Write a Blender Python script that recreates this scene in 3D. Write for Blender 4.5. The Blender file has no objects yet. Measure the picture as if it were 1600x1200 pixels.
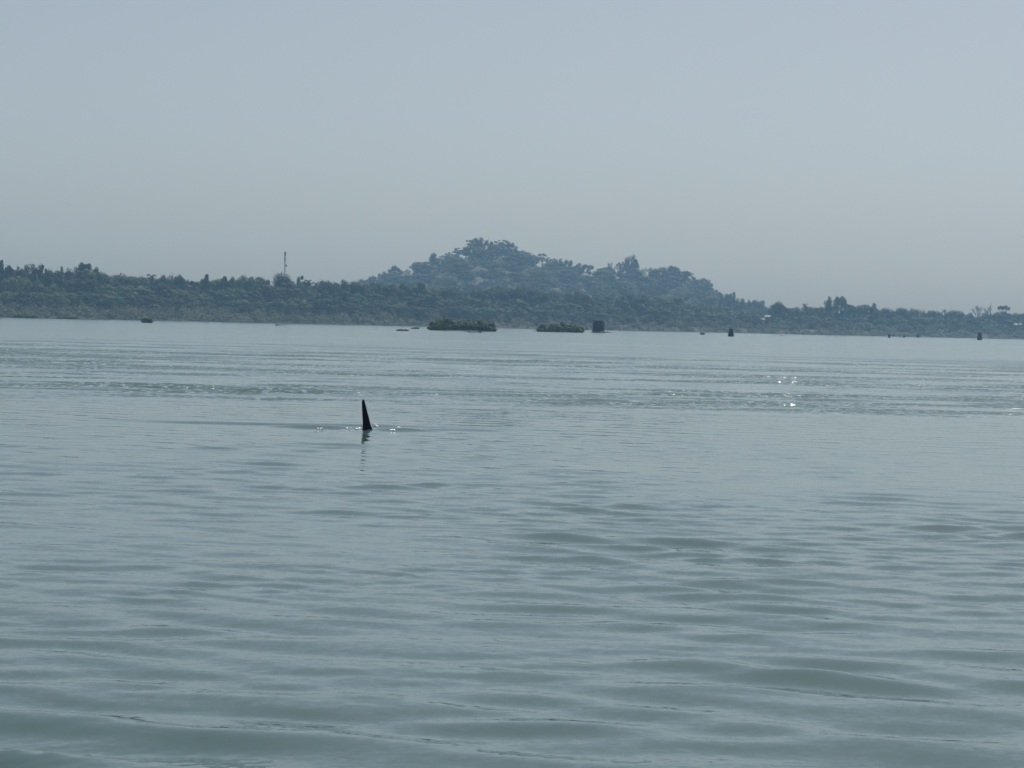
import bpy, math, random
import numpy as np
from mathutils import Vector, Matrix

sc = bpy.context.scene
col = sc.collection
R = math.radians
random.seed(7)
rng = np.random.default_rng(7)

# ------------------------------------------------------------------ camera
CAM_H, FPX = 1.5, 3422.0                       # eye height over the water, focal length in photo pixels
PITCH, ROLL = R(1.557), R(1.343)
cam = bpy.data.cameras.new('camera')
cam.lens = FPX / 1600 * 36
cam.sensor_width = 36
cam.clip_start, cam.clip_end = 0.1, 20000
cam_o = bpy.data.objects.new('camera', cam)
col.objects.link(cam_o)
FW = Vector((0, math.cos(PITCH), -math.sin(PITCH)))
R0, U0 = Vector((1, 0, 0)), Vector((0, math.sin(PITCH), math.cos(PITCH)))
UP = U0 * math.cos(ROLL) - R0 * math.sin(ROLL)
RT = R0 * math.cos(ROLL) + U0 * math.sin(ROLL)
m = Matrix((RT, UP, -FW)).transposed().to_4x4()
m.translation = (0, 0, CAM_H)
cam_o.matrix_world = m
sc.camera = cam_o

# ------------------------------------------------------------------ sky and sun
SUN_EL, SUN_AZ = 60, 24                         # azimuth clockwise from the view direction (+Y)
w = bpy.data.worlds.new('World')
sc.world = w
w.use_nodes = True
wn, wl = w.node_tree.nodes, w.node_tree.links
sky = wn.new('ShaderNodeTexSky')
sky.sky_type = 'NISHITA'
sky.sun_disc = False
sky.sun_elevation, sky.sun_rotation = R(SUN_EL), R(SUN_AZ)
sky.air_density, sky.dust_density, sky.ozone_density = 0.62, 2.2, 1.6
hs = wn.new('ShaderNodeHueSaturation')
hs.inputs['Saturation'].default_value = 0.62
wl.new(sky.outputs[0], hs.inputs['Color'])
tint = wn.new('ShaderNodeMix'); tint.data_type = 'RGBA'; tint.blend_type = 'MULTIPLY'   # the photograph's cool-green white balance
tint.inputs['Factor'].default_value = 1.0; tint.inputs['B'].default_value = (0.965, 1.01, 0.985, 1)
wl.new(hs.outputs[0], tint.inputs['A'])
wl.new(tint.outputs['Result'], wn['Background'].inputs['Color'])
wn['Background'].inputs['Strength'].default_value = 0.0845

sun = bpy.data.lights.new('sun', 'SUN')
sun.energy, sun.angle, sun.color = 3.3, R(0.53), (1.0, 0.95, 0.87)
sun_o = bpy.data.objects.new('sun', sun)
col.objects.link(sun_o)
sd = Vector((math.sin(R(SUN_AZ)) * math.cos(R(SUN_EL)), math.cos(R(SUN_AZ)) * math.cos(R(SUN_EL)), math.sin(R(SUN_EL))))
sun_o.rotation_euler = sd.to_track_quat('Z', 'Y').to_euler()
sun_o.location = (0, 0, 300)

vs = sc.view_settings
vs.view_transform, vs.look, vs.exposure, vs.gamma = 'Standard', 'None', 0.1, 1.0
vs.use_curve_mapping = False
cy = sc.cycles
cy.max_bounces, cy.diffuse_bounces, cy.glossy_bounces = 5, 2, 2
cy.transmission_bounces, cy.volume_bounces, cy.transparent_max_bounces = 2, 1, 4
cy.use_denoising = True
cy.sample_clamp_indirect = 6.0

# ------------------------------------------------------------------ helpers
def ray(px, py):
    return FW + RT * ((px - 800) / FPX) + UP * ((600 - py) / FPX)

def at(px, py, Y):                              # the point seen at a photo pixel, Y metres away
    d = ray(px, py)
    return Vector((0, 0, CAM_H)) + d * (Y / d.y)

def wat(px, py):                                # the point of the water seen at a photo pixel
    d = ray(px, py)
    return Vector((0, 0, CAM_H)) + d * (CAM_H / -d.z)

def hor(px):                                    # photo row of the true horizon
    return 506.97 + (px - 800) * math.tan(ROLL)

def shore(px):                                  # distance of the far waterline
    t = px / 1600
    u = (px - 800) / FPX
    return 1 / ((1 - t) / 760 + t / 1250) + 2.0 * math.sin(u * 95) + 2.2 * math.sin(u * 61 + 2) + 1.3 * math.sin(u * 231 + 1)

def px_of(u):                                   # photo column of a bearing x / Y
    return 800 + u * FPX

def shore_u(u):
    return shore(min(max(px_of(u), -1500), 3300))

def tag(o, label=None, cat=None, group=None, kind=None):
    if label: o['label'] = label
    if cat: o['category'] = cat
    if group: o['group'] = group
    if kind: o['kind'] = kind
    return o

def mesh(name, V, F, mat=None, smooth=False):
    me = bpy.data.meshes.new(name)
    V = np.asarray(V, dtype=np.float32)
    if isinstance(F, np.ndarray):
        n, k = F.shape
        me.vertices.add(len(V)); me.vertices.foreach_set('co', V.ravel())
        me.loops.add(n * k); me.loops.foreach_set('vertex_index', F.astype(np.int32).ravel())
        me.polygons.add(n)
        me.polygons.foreach_set('loop_start', np.arange(0, n * k, k, dtype=np.int32))
        me.update(calc_edges=True)
    else:
        me.from_pydata([tuple(map(float, v)) for v in V], [], F)
    if smooth:
        me.polygons.foreach_set('use_smooth', np.ones(len(me.polygons), dtype=bool))
    if mat: me.materials.append(mat)
    return me

def obj(name, me, parent=None, loc=(0, 0, 0)):
    o = bpy.data.objects.new(name, me)
    col.objects.link(o)
    o.location = loc
    if parent: o.parent = parent
    return o

def empty(name, loc):
    o = bpy.data.objects.new(name, None)
    o.empty_display_size = 0.5
    col.objects.link(o)
    o.location = loc
    return o

class MB:                                       # collects faces into one mesh
    def __init__(s): s.V, s.F = [], []
    def add(s, V, F):
        b = len(s.V)
        s.V += [tuple(v) for v in V]
        s.F += [[b + i for i in f] for f in F]
    def tube(s, pts, rad, n=6):
        pts = [Vector(p) for p in pts]
        rings = []
        for i, p in enumerate(pts):
            d = (pts[min(i + 1, len(pts) - 1)] - pts[max(i - 1, 0)]).normalized()
            a = d.cross(Vector((0.31, 0.95, 0.05))).normalized()
            b = d.cross(a)
            rings.append([p + (a * math.cos(2 * math.pi * k / n) + b * math.sin(2 * math.pi * k / n)) * rad[i] for k in range(n)])
        V = [v for r in rings for v in r]
        F = [[i * n + k, i * n + (k + 1) % n, (i + 1) * n + (k + 1) % n, (i + 1) * n + k] for i in range(len(pts) - 1) for k in range(n)]
        F.append([(len(pts) - 1) * n + k for k in range(n)])
        F.append([k for k in range(n - 1, -1, -1)])
        s.add(V, F)
    def box(s, c, e, rz=0):
        ca, sa = math.cos(rz), math.sin(rz)
        V = []
        for dz in (-1, 1):
            for dx, dy in ((-1, -1), (1, -1), (1, 1), (-1, 1)):
                x, y = dx * e[0] / 2, dy * e[1] / 2
                V.append((c[0] + x * ca - y * sa, c[1] + x * sa + y * ca, c[2] + dz * e[2] / 2))
        s.add(V, [[3, 2, 1, 0], [4, 5, 6, 7], [0, 1, 5, 4], [1, 2, 6, 5], [2, 3, 7, 6], [3, 0, 4, 7]])
    def mesh(s, name, mat, smooth=False): return mesh(name, s.V, s.F, mat, smooth)

def leaf_quads(C, N, S, r, droop=0.0):          # one small folded leaf spray per centre
    n = len(C)
    N = N / (np.linalg.norm(N, axis=1, keepdims=True) + 1e-9)
    A = r.normal(size=(n, 3))
    T = np.cross(N, A); T /= np.linalg.norm(T, axis=1, keepdims=True) + 1e-9
    B = np.cross(N, T)
    S = S[:, None]
    asp = r.uniform(0.45, 0.9, (n, 1))
    V = np.stack([C - T * S, C + B * S * asp + N * S * 0.15, C + T * S, C - B * S * asp - N * S * 0.12], 1).reshape(-1, 3)
    return V, np.arange(4 * n).reshape(n, 4)

# ------------------------------------------------------------------ materials
def new_mat(name):
    mt = bpy.data.materials.new(name)
    mt.use_nodes = True
    nt = mt.node_tree
    return mt, nt, nt.nodes['Principled BSDF']

def node(nt, kind, **kw):
    n = nt.nodes.new(kind)
    for k, v in kw.items(): setattr(n, k, v)
    return n

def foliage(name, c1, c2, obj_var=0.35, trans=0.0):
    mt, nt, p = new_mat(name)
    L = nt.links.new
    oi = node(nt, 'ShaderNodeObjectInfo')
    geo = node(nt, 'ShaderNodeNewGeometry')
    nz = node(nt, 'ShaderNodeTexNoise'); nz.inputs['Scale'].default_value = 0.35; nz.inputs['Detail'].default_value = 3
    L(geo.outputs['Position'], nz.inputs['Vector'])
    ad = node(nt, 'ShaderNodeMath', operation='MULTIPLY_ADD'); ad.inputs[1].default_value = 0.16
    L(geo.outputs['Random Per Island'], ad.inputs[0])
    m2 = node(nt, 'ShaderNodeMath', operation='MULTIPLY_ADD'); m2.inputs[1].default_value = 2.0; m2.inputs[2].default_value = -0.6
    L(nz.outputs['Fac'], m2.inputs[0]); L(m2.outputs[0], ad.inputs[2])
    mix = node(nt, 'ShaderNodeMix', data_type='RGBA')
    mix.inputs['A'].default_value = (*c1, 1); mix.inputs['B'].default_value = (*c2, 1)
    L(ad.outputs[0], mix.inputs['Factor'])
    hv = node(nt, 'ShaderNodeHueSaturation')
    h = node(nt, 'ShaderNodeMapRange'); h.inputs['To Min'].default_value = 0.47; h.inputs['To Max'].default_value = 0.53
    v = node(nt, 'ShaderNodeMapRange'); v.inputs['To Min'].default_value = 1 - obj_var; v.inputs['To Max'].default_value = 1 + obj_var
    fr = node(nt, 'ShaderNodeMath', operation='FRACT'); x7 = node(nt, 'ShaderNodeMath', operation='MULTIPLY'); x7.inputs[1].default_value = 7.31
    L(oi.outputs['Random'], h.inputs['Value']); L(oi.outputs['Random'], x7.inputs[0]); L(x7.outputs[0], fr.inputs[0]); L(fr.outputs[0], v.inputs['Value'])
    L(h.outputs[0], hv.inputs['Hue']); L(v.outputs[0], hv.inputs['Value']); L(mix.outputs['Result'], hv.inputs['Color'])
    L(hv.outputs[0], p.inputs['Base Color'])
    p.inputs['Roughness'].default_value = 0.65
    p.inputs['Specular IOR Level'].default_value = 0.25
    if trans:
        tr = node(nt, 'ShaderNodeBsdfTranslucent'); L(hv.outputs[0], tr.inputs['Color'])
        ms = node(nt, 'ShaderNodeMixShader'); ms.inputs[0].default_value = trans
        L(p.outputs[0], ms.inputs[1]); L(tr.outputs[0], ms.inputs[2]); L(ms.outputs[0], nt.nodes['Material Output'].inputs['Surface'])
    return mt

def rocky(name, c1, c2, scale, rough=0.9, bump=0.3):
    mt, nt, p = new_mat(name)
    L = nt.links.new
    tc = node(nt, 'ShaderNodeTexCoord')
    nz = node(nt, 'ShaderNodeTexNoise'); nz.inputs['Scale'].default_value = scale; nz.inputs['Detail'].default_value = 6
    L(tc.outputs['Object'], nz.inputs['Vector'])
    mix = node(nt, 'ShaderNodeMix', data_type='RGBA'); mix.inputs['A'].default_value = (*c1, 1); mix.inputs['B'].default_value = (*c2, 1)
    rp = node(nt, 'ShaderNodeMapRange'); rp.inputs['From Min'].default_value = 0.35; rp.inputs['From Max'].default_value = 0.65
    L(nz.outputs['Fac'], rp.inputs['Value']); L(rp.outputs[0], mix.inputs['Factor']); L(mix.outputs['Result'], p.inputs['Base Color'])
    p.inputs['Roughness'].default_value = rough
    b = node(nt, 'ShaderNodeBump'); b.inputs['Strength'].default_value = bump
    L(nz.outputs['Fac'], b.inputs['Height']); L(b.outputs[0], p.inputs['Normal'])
    return mt

LEAF = foliage('leaf_green', (0.014, 0.032, 0.010), (0.098, 0.145, 0.048), obj_var=0.5, trans=0.2)  # wide range, with LEAF_DARK: lit crowns and dark gaps partly put into colour
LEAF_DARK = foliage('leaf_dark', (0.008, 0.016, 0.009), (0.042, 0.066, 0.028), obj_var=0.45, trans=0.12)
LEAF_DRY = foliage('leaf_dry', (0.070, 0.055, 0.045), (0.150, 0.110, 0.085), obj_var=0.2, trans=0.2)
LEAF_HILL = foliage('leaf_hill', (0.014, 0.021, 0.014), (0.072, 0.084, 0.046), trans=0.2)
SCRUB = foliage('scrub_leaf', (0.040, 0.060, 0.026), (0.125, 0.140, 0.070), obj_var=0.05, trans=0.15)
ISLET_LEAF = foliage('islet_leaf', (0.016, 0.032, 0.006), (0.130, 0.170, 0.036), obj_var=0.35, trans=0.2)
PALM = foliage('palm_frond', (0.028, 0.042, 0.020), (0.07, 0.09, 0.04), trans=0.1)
BARK = rocky('bark', (0.05, 0.042, 0.035), (0.14, 0.12, 0.10), 1.5)
BARK_PALE = rocky('bark_pale', (0.16, 0.15, 0.13), (0.28, 0.26, 0.23), 1.2)
SOIL = rocky('soil', (0.035, 0.036, 0.024), (0.075, 0.07, 0.045), 0.05)
HILLSOIL = rocky('hill_soil', (0.04, 0.042, 0.025), (0.085, 0.08, 0.05), 0.06)
ROCK = rocky('wet_rock', (0.012, 0.012, 0.012), (0.045, 0.042, 0.038), 1.6, rough=0.7, bump=0.5)
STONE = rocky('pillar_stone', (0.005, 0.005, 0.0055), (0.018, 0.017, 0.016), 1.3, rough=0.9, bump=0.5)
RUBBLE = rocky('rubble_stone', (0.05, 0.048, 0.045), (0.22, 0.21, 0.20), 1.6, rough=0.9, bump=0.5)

def plain(name, c, rough=0.6, metal=0.0):
    mt, nt, p = new_mat(name)
    L = nt.links.new
    tc = node(nt, 'ShaderNodeTexCoord')
    nz = node(nt, 'ShaderNodeTexNoise'); nz.inputs['Scale'].default_value = 2.5; nz.inputs['Detail'].default_value = 5
    L(tc.outputs['Object'], nz.inputs['Vector'])
    mix = node(nt, 'ShaderNodeMix', data_type='RGBA')
    mix.inputs['A'].default_value = (*[x * 0.8 for x in c], 1); mix.inputs['B'].default_value = (*[min(1, x * 1.15) for x in c], 1)
    L(nz.outputs['Fac'], mix.inputs['Factor']); L(mix.outputs['Result'], p.inputs['Base Color'])
    p.inputs['Roughness'].default_value = rough
    p.inputs['Metallic'].default_value = metal
    return mt

STEEL = plain('galvanised_steel', (0.16, 0.16, 0.16), 0.6, 0.2)
PANEL = plain('antenna_panel', (0.10, 0.10, 0.105), 0.6)
ROOF = plain('pale_metal_roof', (0.27, 0.28, 0.29), 0.7)
WALL = plain('weathered_wall', (0.13, 0.11, 0.09), 0.9)
WOOD = plain('dark_wood', (0.09, 0.065, 0.045), 0.8)
GLINT_FOAM, nt, p = new_mat('splash_glint_white')  # white glossy material for splashes and for sun glints made as blobs
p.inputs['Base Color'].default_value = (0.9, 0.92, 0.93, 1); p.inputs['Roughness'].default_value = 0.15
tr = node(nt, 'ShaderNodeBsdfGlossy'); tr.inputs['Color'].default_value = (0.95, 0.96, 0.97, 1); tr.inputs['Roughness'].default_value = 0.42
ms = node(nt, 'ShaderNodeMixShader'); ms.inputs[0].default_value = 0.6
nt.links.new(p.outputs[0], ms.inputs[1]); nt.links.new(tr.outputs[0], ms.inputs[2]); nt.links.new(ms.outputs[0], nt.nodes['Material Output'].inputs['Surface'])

mt_skin, nt, p = new_mat('dolphin_skin')
tc = node(nt, 'ShaderNodeTexCoord'); nz = node(nt, 'ShaderNodeTexNoise'); nz.inputs['Scale'].default_value = 14; nz.inputs['Detail'].default_value = 4
nt.links.new(tc.outputs['Object'], nz.inputs['Vector'])
mx = node(nt, 'ShaderNodeMix', data_type='RGBA'); mx.inputs['A'].default_value = (0.004, 0.004, 0.0045, 1); mx.inputs['B'].default_value = (0.012, 0.0115, 0.011, 1)
nt.links.new(nz.outputs['Fac'], mx.inputs['Factor']); nt.links.new(mx.outputs['Result'], p.inputs['Base Color'])
p.inputs['Roughness'].default_value = 0.5
p.inputs['Specular IOR Level'].default_value = 0.15

# ------------------------------------------------------------------ river: real wavelets near, ever finer slopes in the material
FIN = wat(573, 671)

def waves(X, Y):
    """height of the water surface; X, Y arrays in metres"""
    r = np.random.default_rng(21)
    Z = np.zeros_like(X)
    def noise(sx, sy, n=7, seed=0):
        q = np.random.default_rng(seed)
        s = np.zeros_like(X)
        for _ in range(n):
            kx, ky = q.normal() / sx, q.normal() / sy
            s += np.sin(kx * X + ky * Y + q.uniform(0, 6.28))
        return s / math.sqrt(n / 2)
    def smooth(a, b, v):
        t = np.clip((v - a) / (b - a), 0, 1)
        return t * t * (3 - 2 * t)
    p1 = np.clip(0.95 + 0.45 * noise(1.6, 1.3, seed=3), 0.25, 2.0)
    p2 = np.clip(0.75 + 0.55 * noise(1.3, 1.1, seed=4), 0.05, 2.2)
    near = 1.0 - smooth(11, 36, Y)
    # rougher streak of ripples about 12 m out, calm water round the fin, riffles beyond
    mid = np.exp(-((Y - 12.5 + 0.10 * X) / 2.6) ** 2)
    rif = smooth(36, 46, Y - 0.05 * X) * (1 - smooth(85, 140, Y))
    for i in range(46):                          # long soft ripples
        lam = math.exp(r.uniform(math.log(0.30), math.log(0.85)))
        th = R(90 - 14 + r.normal() * 22)
        k = 2 * math.pi / lam
        a = r.uniform(0.4, 1.0) * 0.0180 / k
        Z += a * np.sin(k * (math.cos(th) * X + math.sin(th) * Y) + r.uniform(0, 6.28)) * p1 * (0.15 + 0.90 * near + 0.45 * mid)
    for i in range(46):                          # short ripples
        lam = math.exp(r.uniform(math.log(0.14), math.log(0.42)))
        th = R(90 - 10 + r.normal() * 25)
        k = 2 * math.pi / lam
        a = r.uniform(0.3, 1.0) * 0.0140 / k
        Z += a * np.sin(k * (math.cos(th) * X + math.sin(th) * Y) + r.uniform(0, 6.28)) * p2 * (0.45 + 0.45 * near + 1.0 * mid + 0.6 * rif)
    Z = (np.exp(Z * 16.0) - 1) / 16.0           # crests sharper than troughs
    for i in range(30):                          # riffles in the current
        lam = math.exp(r.uniform(math.log(0.6), math.log(2.6)))
        th = R(90 + 2 + r.normal() * 14)
        k = 2 * math.pi / lam
        a = r.uniform(0.3, 1.0) * 0.016 / k
        Z += a * np.sin(k * (math.cos(th) * X + math.sin(th) * Y) + r.uniform(0, 6.28)) * rif * np.clip(p1, 0.2, 2)
    # the water pushed up where the fin cuts it
    dx, dy = X - FIN.x, Y - FIN.y
    for cx, cy_, ax, ay, amp, lam in ((-0.7, 0.30, 0.6, 0.32, 0.038, 0.60), (0.5, 0.1, 0.40, 0.30, 0.040, 0.52), (0.3, 1.0, 1.7, 0.45, 0.030, 0.9), (-2.0, 0.8, 1.5, 0.40, 0.024, 0.8), (1.4, 0.6, 0.8, 0.38, 0.028, 0.7), (0.0, -0.5, 0.7, 0.4, 0.007, 0.5)):
        Z += amp * np.exp(-((dx - cx) / ax) ** 2 - ((dy - cy_) / ay) ** 2) * np.cos(2 * math.pi * (dy - cy_ + 0.08 * dx) / lam)
    rr = np.hypot(dx, dy)
    Z += 0.004 * np.exp(-(rr / 0.5) ** 2) * np.sin(2 * math.pi * rr / 0.16)
    # wash of the boat in the near left corner
    bx = np.exp(-((X + 1.75) / 0.9) ** 2 - ((Y - 7.35) / 0.32) ** 2)
    Z += bx * (0.022 * np.cos(2 * math.pi * (Y - 7.3) / 0.6) + 0.0022 * np.sin(52 * X + 30 * Y) + 0.0018 * np.sin(-40 * X + 62 * Y))
    return Z * (1 - smooth(150, 260, Y)) * smooth(1.0, 3.0, Y)

def build_river():
    k = FPX * 0.64 * CAM_H                      # rendered rows below the horizon = k / distance
    rows = [-1500, -600, -120, -30, -8, -2, 0.0, 1.0, 2.0, 3.0]
    pxr = k / 4.0
    d = 4.0
    while d < 700:
        rows.append(d)
        s = 1.0 if d < 14 else 0.55 if d < 24 else 0.30 if d < 90 else 0.22 if d < 200 else 0.12
        pxr -= s
        if pxr < 3: break
        d = k / pxr
    d = rows[-1]
    while d < 1400:
        d += 25; rows.append(d)
    rows = np.array(rows)
    u = np.concatenate([[-9, -5, -3, -1.8, -1.1, -0.7, -0.5, -0.4, -0.34], np.arange(-0.30, 0.3001, 0.0020), [0.34, 0.4, 0.5, 0.7, 1.1, 1.8, 3, 5, 9]])
    Dw = np.sqrt(rows ** 2 + 18.0 ** 2)
    X = Dw[:, None] * u[None, :]
    X = np.clip(X, -2550, 2550)
    Y = np.repeat(rows[:, None], len(u), 1)
    fade = np.clip((0.36 - np.abs(u)) / 0.06, 0, 1)[None, :]
    Z = waves(X, Y) * fade
    nr, nc = X.shape
    idx = np.arange(nr * nc).reshape(nr, nc)
    F = np.stack([idx[:-1, :-1], idx[:-1, 1:], idx[1:, 1:], idx[1:, :-1]], -1).reshape(-1, 4)
    V = np.stack([X, Y, Z], -1).reshape(-1, 3)
    return V, F

def water_material():
    mt, nt, p = new_mat('river_water')
    L = nt.links.new
    geo = node(nt, 'ShaderNodeNewGeometry')
    sep = node(nt, 'ShaderNodeSeparateXYZ'); L(geo.outputs['Position'], sep.inputs[0])
    def mp(sx, sy, rot=0.0, off=0.0):
        q = node(nt, 'ShaderNodeMapping'); q.inputs['Scale'].default_value = (sx, sy, 1); q.inputs['Rotation'].default_value = (0, 0, rot)
        q.inputs['Location'].default_value = (off, off * 0.7, 0)
        L(geo.outputs['Position'], q.inputs['Vector']); return q.outputs[0]
    def noise(vec, det=2, rough=0.55):
        q = node(nt, 'ShaderNodeTexNoise'); q.inputs['Scale'].default_value = 1; q.inputs['Detail'].default_value = det; q.inputs['Roughness'].default_value = rough
        L(vec, q.inputs['Vector']); return q
    def math_(op, a, b=None, c=None):
        q = node(nt, 'ShaderNodeMath', operation=op)
        for i, x in enumerate((a, b, c)):
            if x is None: continue
            if isinstance(x, (int, float)): q.inputs[i].default_value = x
            else: L(x, q.inputs[i])
        return q.outputs[0]
    def rng_(v, a, b, c, d_, kind='SMOOTHSTEP'):
        q = node(nt, 'ShaderNodeMapRange', interpolation_type=kind)
        for n_, x in zip(('From Min', 'From Max', 'To Min', 'To Max'), (a, b, c, d_)): q.inputs[n_].default_value = x
        L(v, q.inputs['Value']); return q.outputs[0]
    Yd = sep.outputs['Y']
    # where the current runs rough: long streaks across the river
    skew = math_('MULTIPLY_ADD', sep.outputs['X'], -0.05, Yd)
    zone = math_('MULTIPLY', rng_(skew, 35, 46, 0, 1), rng_(Yd, 75, 150, 1, 0.04))
    st1 = noise(mp(0.05, 0.15, 0.05), 3, 0.6).outputs['Fac']
    st2 = noise(mp(0.18, 0.9, 0.08, 5), 2).outputs['Fac']
    st3 = noise(mp(0.007, 0.04, 0.02, 9), 4, 0.65).outputs['Fac']
    streak = math_('MULTIPLY', rng_(st1, 0.44, 0.59, 0.03, 1), rng_(st2, 0.38, 0.62, 0.1, 1.3))
    rough = math_('MULTIPLY', zone, streak)
    farst = math_('MULTIPLY', rng_(st3, 0.54, 0.66, 0, 1), rng_(Yd, 60, 130, 0, 1))
    # slopes
    fine = noise(mp(16, 24, 0.1), 2, 0.6)
    wav = noise(mp(1.6, 4.2, 0.1, 3), 3, 0.6)
    def vec_off(n_):
        q = node(nt, 'ShaderNodeVectorMath', operation='SUBTRACT'); L(n_.outputs['Color'], q.inputs[0]); q.inputs[1].default_value = (0.5, 0.5, 0.5)
        return q.outputs[0]
    def vscale(v, s):
        q = node(nt, 'ShaderNodeVectorMath', operation='SCALE'); L(v, q.inputs[0])
        if isinstance(s, (int, float)): q.inputs['Scale'].default_value = s
        else: L(s, q.inputs['Scale'])
        return q.outputs[0]
    def vadd(a, b):
        q = node(nt, 'ShaderNodeVectorMath', operation='ADD'); L(a, q.inputs[0]); L(b, q.inputs[1]); return q.outputs[0]
    a_f = math_('MULTIPLY_ADD', rough, 0.8, math_('ADD', rng_(Yd, 7, 22, 0.19, 0.06, 'LINEAR'), rng_(Yd, 32, 60, 0.0, 0.13, 'LINEAR')))
    a_w = math_('MULTIPLY_ADD', rough, 0.9, rng_(Yd, 12, 80, 0.05, 0.10, 'LINEAR'))
    facet = noise(mp(8.0, 6.0, 0.3, 23), 0)
    s = vadd(vadd(vscale(vec_off(fine), a_f), vscale(vec_off(wav), a_w)), vscale(vec_off(facet), math_('MULTIPLY', rough, 1.45)))
    # reflection shaped by tilting normals towards the camera: sky on far water, darker streaks
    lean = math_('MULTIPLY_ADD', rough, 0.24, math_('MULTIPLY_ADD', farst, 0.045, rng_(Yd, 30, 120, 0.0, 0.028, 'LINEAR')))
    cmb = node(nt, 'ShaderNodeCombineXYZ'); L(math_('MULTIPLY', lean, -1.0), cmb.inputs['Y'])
    # thin dark threads where tiny ripples pile up on the near water
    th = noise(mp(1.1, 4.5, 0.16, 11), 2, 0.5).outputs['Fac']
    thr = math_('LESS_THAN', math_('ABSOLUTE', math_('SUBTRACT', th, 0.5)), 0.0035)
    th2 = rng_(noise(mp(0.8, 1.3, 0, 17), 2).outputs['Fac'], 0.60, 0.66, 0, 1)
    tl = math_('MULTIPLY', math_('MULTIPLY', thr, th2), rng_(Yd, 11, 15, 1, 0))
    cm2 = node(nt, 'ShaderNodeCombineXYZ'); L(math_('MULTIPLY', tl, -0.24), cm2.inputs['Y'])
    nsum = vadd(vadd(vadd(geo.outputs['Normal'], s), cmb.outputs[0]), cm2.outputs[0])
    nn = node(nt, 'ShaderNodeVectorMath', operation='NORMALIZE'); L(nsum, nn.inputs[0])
    nt.nodes.remove(p)
    df = node(nt, 'ShaderNodeBsdfDiffuse'); df.inputs['Color'].default_value = (0.072, 0.126, 0.132, 1)
    gl = node(nt, 'ShaderNodeBsdfGlossy'); gl.inputs['Roughness'].default_value = 0.04; gl.inputs['Color'].default_value = (0.97, 0.99, 0.985, 1)
    fr = node(nt, 'ShaderNodeFresnel'); fr.inputs['IOR'].default_value = 1.333
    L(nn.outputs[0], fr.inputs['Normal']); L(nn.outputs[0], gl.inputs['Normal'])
    mx_ = node(nt, 'ShaderNodeMixShader'); L(fr.outputs[0], mx_.inputs[0]); L(df.outputs[0], mx_.inputs[1]); L(gl.outputs[0], mx_.inputs[2])
    L(mx_.outputs[0], nt.nodes['Material Output'].inputs['Surface'])
    return mt

V, F = build_river()
river = obj('river_water', mesh('river_water', V, F, water_material(), True))
tag(river, kind='structure')

# ------------------------------------------------------------------ the far bank and the hill
def bank_h(dist_in):                            # height of the ground so far inland of the waterline
    t = max(0.0, min(1.0, dist_in / 16))
    return -1.2 + 3.6 * t * t * (3 - 2 * t) if dist_in < 16 else 2.4 + 0.002 * min(dist_in - 16, 600)

us = np.concatenate([np.arange(-4, -0.5, 0.25), np.arange(-0.5, 0.5, 0.01), np.arange(0.5, 4.01, 0.25)])
ins = [-4, 0, 3, 6, 9, 12, 16, 30, 60, 120, 250, 500, 900, 1200, 3000]
GV, GF = [], []
for u in us:
    s0 = shore_u(u)
    for i_ in ins:
        Y = s0 + i_ if i_ < 3000 else 2500
        x = max(-2500, min(2500, u * Y))
        GV.append((x, Y, bank_h(i_ + 3.3)))
n_i = len(ins)
for a in range(len(us) - 1):
    for b in range(n_i - 1):
        GF.append([a * n_i + b, (a + 1) * n_i + b, (a + 1) * n_i + b + 1, a * n_i + b + 1])
bank = tag(obj('ground', mesh('ground', GV, GF, SOIL, True)), kind='structure')

RIDGE_Y, HILL_0, HILL_1 = 1650, 1260, 2050
ridge_px = [(430, 500), (500, 480), (560, 459), (600, 447), (640, 436), (680, 422), (710, 411), (740, 400), (770, 396), (800, 402), (830, 416), (860, 424), (900, 432),
            (930, 439), (960, 438), (1000, 437), (1040, 437), (1062, 439), (1090, 453), (1120, 468), (1160, 484), (1220, 499), (1300, 514)]
def ridge_py(px):
    return float(np.interp(px, [a for a, _ in ridge_px], [b for _, b in ridge_px]))
def hill_h(u, Y):
    px = px_of(u)
    top = CAM_H + (hor(px) - ridge_py(px)) / FPX * RIDGE_Y
    if px < 430 or px > 1300: top = -2
    t = (Y - HILL_0) / (RIDGE_Y - HILL_0) if Y <= RIDGE_Y else (HILL_1 - Y) / (HILL_1 - RIDGE_Y)
    t = max(0.0, min(1.0, t))
    return -2 + (top + 2) * (t ** 0.85 * 0.6 + 0.4 * t * t * (3 - 2 * t)) + 0.8 * math.sin(u * 130 + Y * 0.02) * math.sin(Y * 0.043) * min(1, 4 * t * (1 - t) + 0.1)
HV, HF = [], []
hu = np.arange(-0.112, 0.1501, 0.004)
hy = np.arange(HILL_0, HILL_1 + 1, 18)
for u in hu:
    for Y in hy: HV.append((u * Y, Y, hill_h(u, Y)))
for a in range(len(hu) - 1):
    for b in range(len(hy) - 1):
        HF.append([a * len(hy) + b, (a + 1) * len(hy) + b, (a + 1) * len(hy) + b + 1, a * len(hy) + b + 1])
hill = tag(obj('hill', mesh('hill', HV, HF, HILLSOIL, True)), kind='structure')

# ------------------------------------------------------------------ trees: twenty prototypes, every tree a copy with its own trunk and crown
def crown_leaves(clumps, per, size, r, up=0.35):
    C, N = [], []
    for (c, rad) in clumps:
        v = r.normal(size=(per, 3)); v /= np.linalg.norm(v, axis=1, keepdims=True)
        rr = rad * r.uniform(0.45, 1.08, (per, 1)) ** 0.6
        q = v * rr * np.array([1, 1, 0.85])
        C.append(np.array(c) + q)
        N.append(v + np.array([0, 0, up]) + r.normal(size=(per, 3)) * 0.16)
    C, N = np.concatenate(C), np.concatenate(N)
    return leaf_quads(C, N, r.uniform(0.6, 1.25, len(C)) * size, r)

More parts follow.
